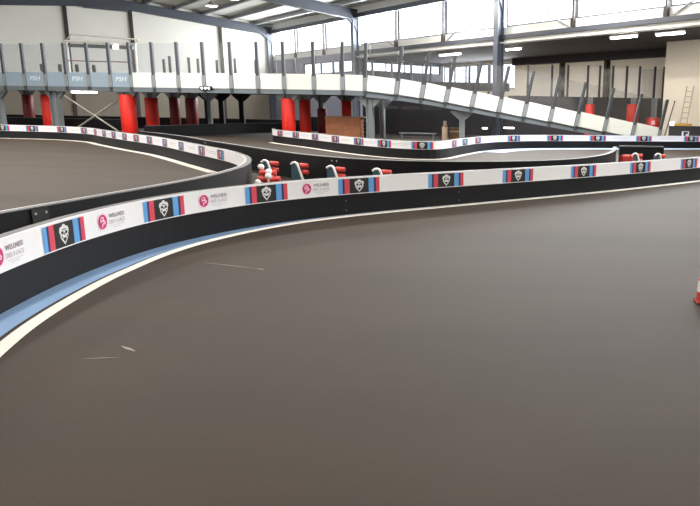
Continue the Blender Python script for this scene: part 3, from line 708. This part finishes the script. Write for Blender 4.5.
for x in (-27.1, -26.03, -25.04, -24.04):
    o = thing('bollard', (x, 41.2, 2.42), 'black bollard on the deck behind the fence, %s' % {-27.1: 'leftmost of four', -26.03: 'second from left', -25.04: 'third from left', -24.04: 'rightmost of four'}[x], 'bollard', 'bollards on the deck')
    b = MB(); b.lathe((x, 41.2, 2.42), [(.1, 0), (.1, .02), (.05, .05), (.05, .95)], 12); obj('stem', b, M['dpost'], o)
    b = MB(); b.lathe((x, 41.2, 3.35), [(.09, 0), (.1, .06), (.1, .36), (.06, .42)], 12); obj('head', b, M['blackmat'], o)

# ------------------------------------------------------------------ lamps
def tube_lamp(p0, p1, label, w=.16, watts=75):
    p0 = Vector(p0); p1 = Vector(p1); d = p1 - p0; mid = (p0 + p1) / 2
    o = thing('strip_light', mid, label, 'lamp', 'strip lights')
    la = bpy.data.lights.new('strip_light_glow', 'AREA'); la.shape = 'RECTANGLE'; la.size = d.length; la.size_y = w; la.energy = watts; la.color = (1, .95, .86)
    lo = bpy.data.objects.new('strip_light_glow', la); COL.objects.link(lo); lo.location = mid - Vector((0, 0, .06)); lo.rotation_euler = (0, 0, math.atan2(d.y, d.x))
    b = MB(); b.box(mid + Vector((0, 0, .08)), (d.length + .06, w + .04, .06), d); obj('housing', b, M['whitepl'], o)
    b = MB(); b.box(mid, (d.length, w, .09), d, bev=.03); obj('diffuser', b, M['lamp'], o)
tube_lamp(H(-.45, 44.2, 5.3), H(-.45, 45.9, 5.3), 'strip light under the annex ceiling, second from right')
tube_lamp(H(-.55, 47.0, 5.28), H(-.55, 48.6, 5.28), 'strip light under the annex ceiling at far right')
tube_lamp(H(-1.5, 27.3, 5.3), H(-1.5, 29.7, 5.3), 'strip light under the annex ceiling, seen between ramp fence and sill', .2, 650)
tube_lamp((-24.6, 39.8, 2.17), (-23.0, 39.4, 2.17), 'strip light under the deck above the crossed rods', .2, 30)
tube_lamp(H(-1.5, 34.6, 5.3), H(-1.5, 36.0, 5.3), 'short strip light at the annex edge beside near hall column', .16, 650)
# high-bay lamps; the three front rows are unseen, added to light the banners
HB = []
def highbay(loc, label):
    loc = Vector(loc)
    o = thing('highbay_lamp', loc, label, 'lamp', 'high-bay lamps')
    zr = loc.z
    b = MB(); b.lathe(loc, [(.45, 0), (.46, .03), (.40, .1), (.2, .2), (.14, .32)], 24); obj('reflector', b, M['alu'], o)
    b = MB(); b.lathe(loc + Vector((0, 0, -.02)), [(.40, 0), (.41, .019)], 24); obj('lens', b, M['lamp'], o)
    b = MB(); b.tube(loc + Vector((0, 0, .3)), loc + Vector((0, 0, 1.2)), .015, n=6); obj('hanger', b, M['steel'], o)
    return o
hbpos = []
for ti, t in enumerate((12, 16.9, 33, 45, 57, 68, 79)):
    for si, s_ in enumerate((9.2, 2.8, 17, 25, 32)):
        if ti < 2 and si: continue
        z = raft(s_) - .1 if s_ != 9.2 else 9.0
        hbpos.append((s_, t, z, ti, si))
rowname = ('back row', 'second row from back', 'third row from back', 'middle row', 'unseen third row from front, added to light the banners', 'unseen second row from front, added to light the banners', 'unseen front row, added to light the banners'); sname = ('on the right slope', 'nearest the windows', 'just left of the ridge', 'on the left slope', 'nearest the left wall')
for s_, t, z, ti, si in hbpos:
    lab = 'round glowing high-bay lamp hanging %s, %s' % (sname[si], rowname[ti])
    highbay(H(s_, t, z), lab)
    la = bpy.data.lights.new('highbay_light', 'AREA'); la.shape = 'DISK'; la.size = .8; la.energy = (420 if t < 20 else 760 if t < 50 else (430 if s_ > 10 else 480) if t < 60 else {9.2: 200, 2.8: 150, 17: 300, 25: 80, 32: 20}[s_] if t < 70 else {9.2: 640, 2.8: 380, 17: 840, 25: 220, 32: 60}[s_]); la.color = (1, .94, .86)
    lo = bpy.data.objects.new('highbay_light', la); COL.objects.link(lo); lo.location = H(s_, t, z - .08)

# ------------------------------------------------------------------ braces with red rollers in the lane
def brace(x, y, rz, label):
    P = Vector((x, y, 0)); R = Matrix.Rotation(rz, 3, 'Z')
    W_ = lambda p: P + R @ Vector(p)
    o = thing('barrier_brace', P, label, 'brace', 'braces standing in the lane')
    prof = [(-.15, 0), (-.15, .36), (-.12, .42), (-.05, .44), (.0, .41), (.14, .0)]
    b = MB(); vs = [W_((p[0], -.05, p[1])) for p in prof] + [W_((p[0], .05, p[1])) for p in prof]; n = len(prof)
    b.add(vs, [tuple(range(n)), tuple(reversed(range(n, 2 * n)))] + [(i, n + i, n + (i + 1) % n, (i + 1) % n) for i in range(n)]); obj('plate', b, M['teal'], o)
    b = MB(); b.path_tube([W_((q[0], -.055, q[1])) for q in [(-.15, .40), (-.10, .435), (-.05, .445), (-.01, .43), (.02, .37), (.06, .26), (.10, .15), (.15, .02)]], .026); obj('arched_rim', b, M['whitepl'], o)
    for z in (.23, .37):
        b = MB(); b.lathe(W_((-.01, .08, z)), [(.03, 0), (.055, .012), (.055, .21), (.03, .225)], 14, 0, R @ Vector((1, -.25, 0))); obj('red_roller', b, M['cored'], o)
    return o
brace(-5.2, 15.25, -.25, 'slate brace plate with white arched rim and red rollers, leftmost behind the front barrier')
brace(-4.42, 14.85, -.25, 'slate brace plate with white arched rim and red rollers, above first visible round pink logo')
brace(-3.45, 14.1, -.25, 'slate brace plate with white arched rim, third in row behind front barrier')
brace(-2.42, 13.65, -.15, 'slate brace with only its white top showing over the front barrier')
brace(4.02, 20.5, .2, 'slate brace with white rim near right end of the middle barrier, left of two')
brace(4.72, 20.6, .2, 'slate brace with white rim furthest right behind front barrier')
low_wall(3.72, 21.75, 5.15, 21.95, .56, 'short black barrier behind the two braces right of the middle barrier tip', name='short_barrier', cat='barrier')
# stacked red rails with white end caps
o = thing('rail_stack', (-4.4, 12.6, 0), 'stack of red bumper rails with white ball caps at tip of the hairpin', 'rails')
for i, (z, x0, x1, y) in enumerate(((.18, -4.52, -4.2, 12.55), (.29, -4.55, -4.15, 12.7), (.4, -4.55, -4.25, 12.8))):
    b = MB(); b.tube((x0, y, z), (x1, y + .05, z), .055, n=12); obj('red_rail', b, M['cored'], o)
for x, y, z in ((-4.55, 12.9, .5), (-4.35, 12.72, .43), (-4.32, 12.6, .36), (-4.45, 12.4, .26)):
    b = MB(); b.ball((x, y, z), .06); b.tube((x, y, 0), (x, y, z), .018, n=8); obj('white_cap', b, M['whitepl'], o)
# red block and post cap at the right tip of the middle barrier
o = thing('bumper_block', (3.64, 20.0, 0), 'red bumper block at the right tip of the middle barrier', 'bumper')
b = MB(); b.box((3.64, 20.0, .22), (.34, .3, .42), bev=.04); obj('foam_block', b, M['cored'], o)
b = MB(); b.box((3.64, 19.845, .22), (.35, .02, .06)); obj('strap', b, M['maroon'], o)

# ------------------------------------------------------------------ bits at the right edge
o = thing('ladder', (9.75, 36.6, 0), 'light aluminium ladder leaning on the pale wall at right', 'ladder')
la_, lb_ = Vector((9.3, 36.75, 0)), Vector((9.75, 37.15, 3.05)); dx = Vector((.3, -.2, 0))
for k2 in (0, 1):
    b = MB(); b.box((la_ + lb_) / 2 + dx * k2, (.06, .03, (lb_ - la_).length), dx, uz=lb_ - la_); obj('stile', b, M['ladder'], o)
for i in range(1, 11):
    q = la_.lerp(lb_, i / 11); b = MB(); b.tube(q, q + dx, .02, n=8); obj('rung', b, M['ladder'], o)
o = thing('yellow_beam', (9.3, 36.2, 1.0), 'yellow beam with white end lamp lying on dark low wall at right', 'beam')
b = MB(); b.box((9.42, 36.2, 1.055), (.95, .12, .12)); obj('beam', b, M['yellow'], o)
b = MB(); b.box((8.86, 36.2, 1.095), (.16, .14, .2)); obj('end_lamp', b, M['led'], o)
o = thing('thin_pole', (8.9, 37.9, 0), 'thin dark pole leaning right of the ramp foot', 'pole')
b = MB(); b.tube((8.75, 37.6, 0), (9.3, 37.75, 2.25), .03, n=8); obj('shaft', b, M['dpost'], o)
b = MB(); b.ball((9.3, 37.75, 2.25), .045); obj('tip', b, M['blackmat'], o)
o = thing('track_marker', (8.85, 33.4, 0), 'small white and blue marker board peeking over far banner at right', 'sign')
b = MB(); b.box((8.9, 33.6, .62), (.34, .05, .32)); obj('board', b, M['whitepl'], o)
b = MB(); b.box((8.86, 33.57, .66), (.1, .02, .2)); b.box((8.96, 33.57, .70), (.1, .02, .1)); obj('blue_mark', b, M['navy'], o)
b = MB(); b.tube((8.9, 33.63, 0), (8.9, 33.63, .5), .025, n=8); obj('stem', b, M['dpost'], o)
# traffic cone, mostly outside the right edge
o = thing('traffic_cone', (1.852, 5.84, 0), 'red and white marker cone at the right edge of the asphalt', 'cone')
cx, cy = 1.806, 5.84
b = MB(); b.box((cx, cy, .012), (.13, .13, .024), bev=.01); obj('base', b, M['cored'], o)
b = MB(); b.lathe((cx, cy, .024), [(.058, 0), (.05, .08)], 20); obj('lower_cone', b, M['cored'], o)
b = MB(); b.lathe((cx, cy, .104), [(.05, 0), (.044, .1)], 20); obj('white_sleeve', b, M['whitepl'], o)
b = MB(); b.lathe((cx, cy, .204), [(.044, 0), (.024, .08), (.018, .085)], 20); obj('tip', b, M['cored'], o)

# ------------------------------------------------------------------ daylight
w = bpy.data.worlds.new('World'); sc.world = w; w.use_nodes = True
bg = w.node_tree.nodes['Background']; bg.inputs['Color'].default_value = (.93, .97, 1, 1); bg.inputs['Strength'].default_value = 3.0
def daylight(s0, t0, t1, z0, z1, power):
    la = bpy.data.lights.new('daylight', 'AREA'); la.shape = 'RECTANGLE'; la.size = t1 - t0; la.size_y = z1 - z0; la.energy = power; la.color = (.95, .98, 1)
    lo = bpy.data.objects.new('daylight', la); COL.objects.link(lo); lo.location = H(s0, (t0 + t1) / 2, (z0 + z1) / 2)
    X = WD.copy(); Z = -ND; Y = Z.cross(X); lo.rotation_euler = Matrix((X, Y, Z)).transposed().to_euler()
for t0, t1 in ((.3, 17.7), (18.3, 35.7), (36.3, 53.7), (54.3, 71.7)): daylight(-.6, t0, t1, 6.3, 8.8, 4300 if t0 < 50 else 1900)
daylight(-.6, 72.4, 81.7, 6.3, 8.8, 900)
daylight(-8.7, 18, 27.5, 3.2, 5.2, 900)

# ------------------------------------------------------------------ camera
cam = bpy.data.cameras.new('camera'); co = bpy.data.objects.new('camera', cam); COL.objects.link(co); sc.camera = co
cam.sensor_fit = 'HORIZONTAL'; cam.sensor_width = 36; cam.lens = 680 / 700 * 36; cam.clip_end = 300; cam.clip_start = .05
cam.shift_x = -(500 - 350) / 700
pitch = math.atan((253 - 109.5) / 680); roll = math.radians(1.1)
co.location = (0, 0, 1.65)
co.matrix_world = Matrix.Translation((0, 0, 1.65)) @ Matrix.Rotation(math.pi / 2 - pitch, 4, 'X') @ Matrix.Rotation(roll, 4, 'Z')
sc.view_settings.view_transform = 'Standard'; sc.view_settings.look = 'None'; sc.view_settings.gamma = 1; sc.view_settings.exposure = 0.12
sc.view_settings.use_curve_mapping = False
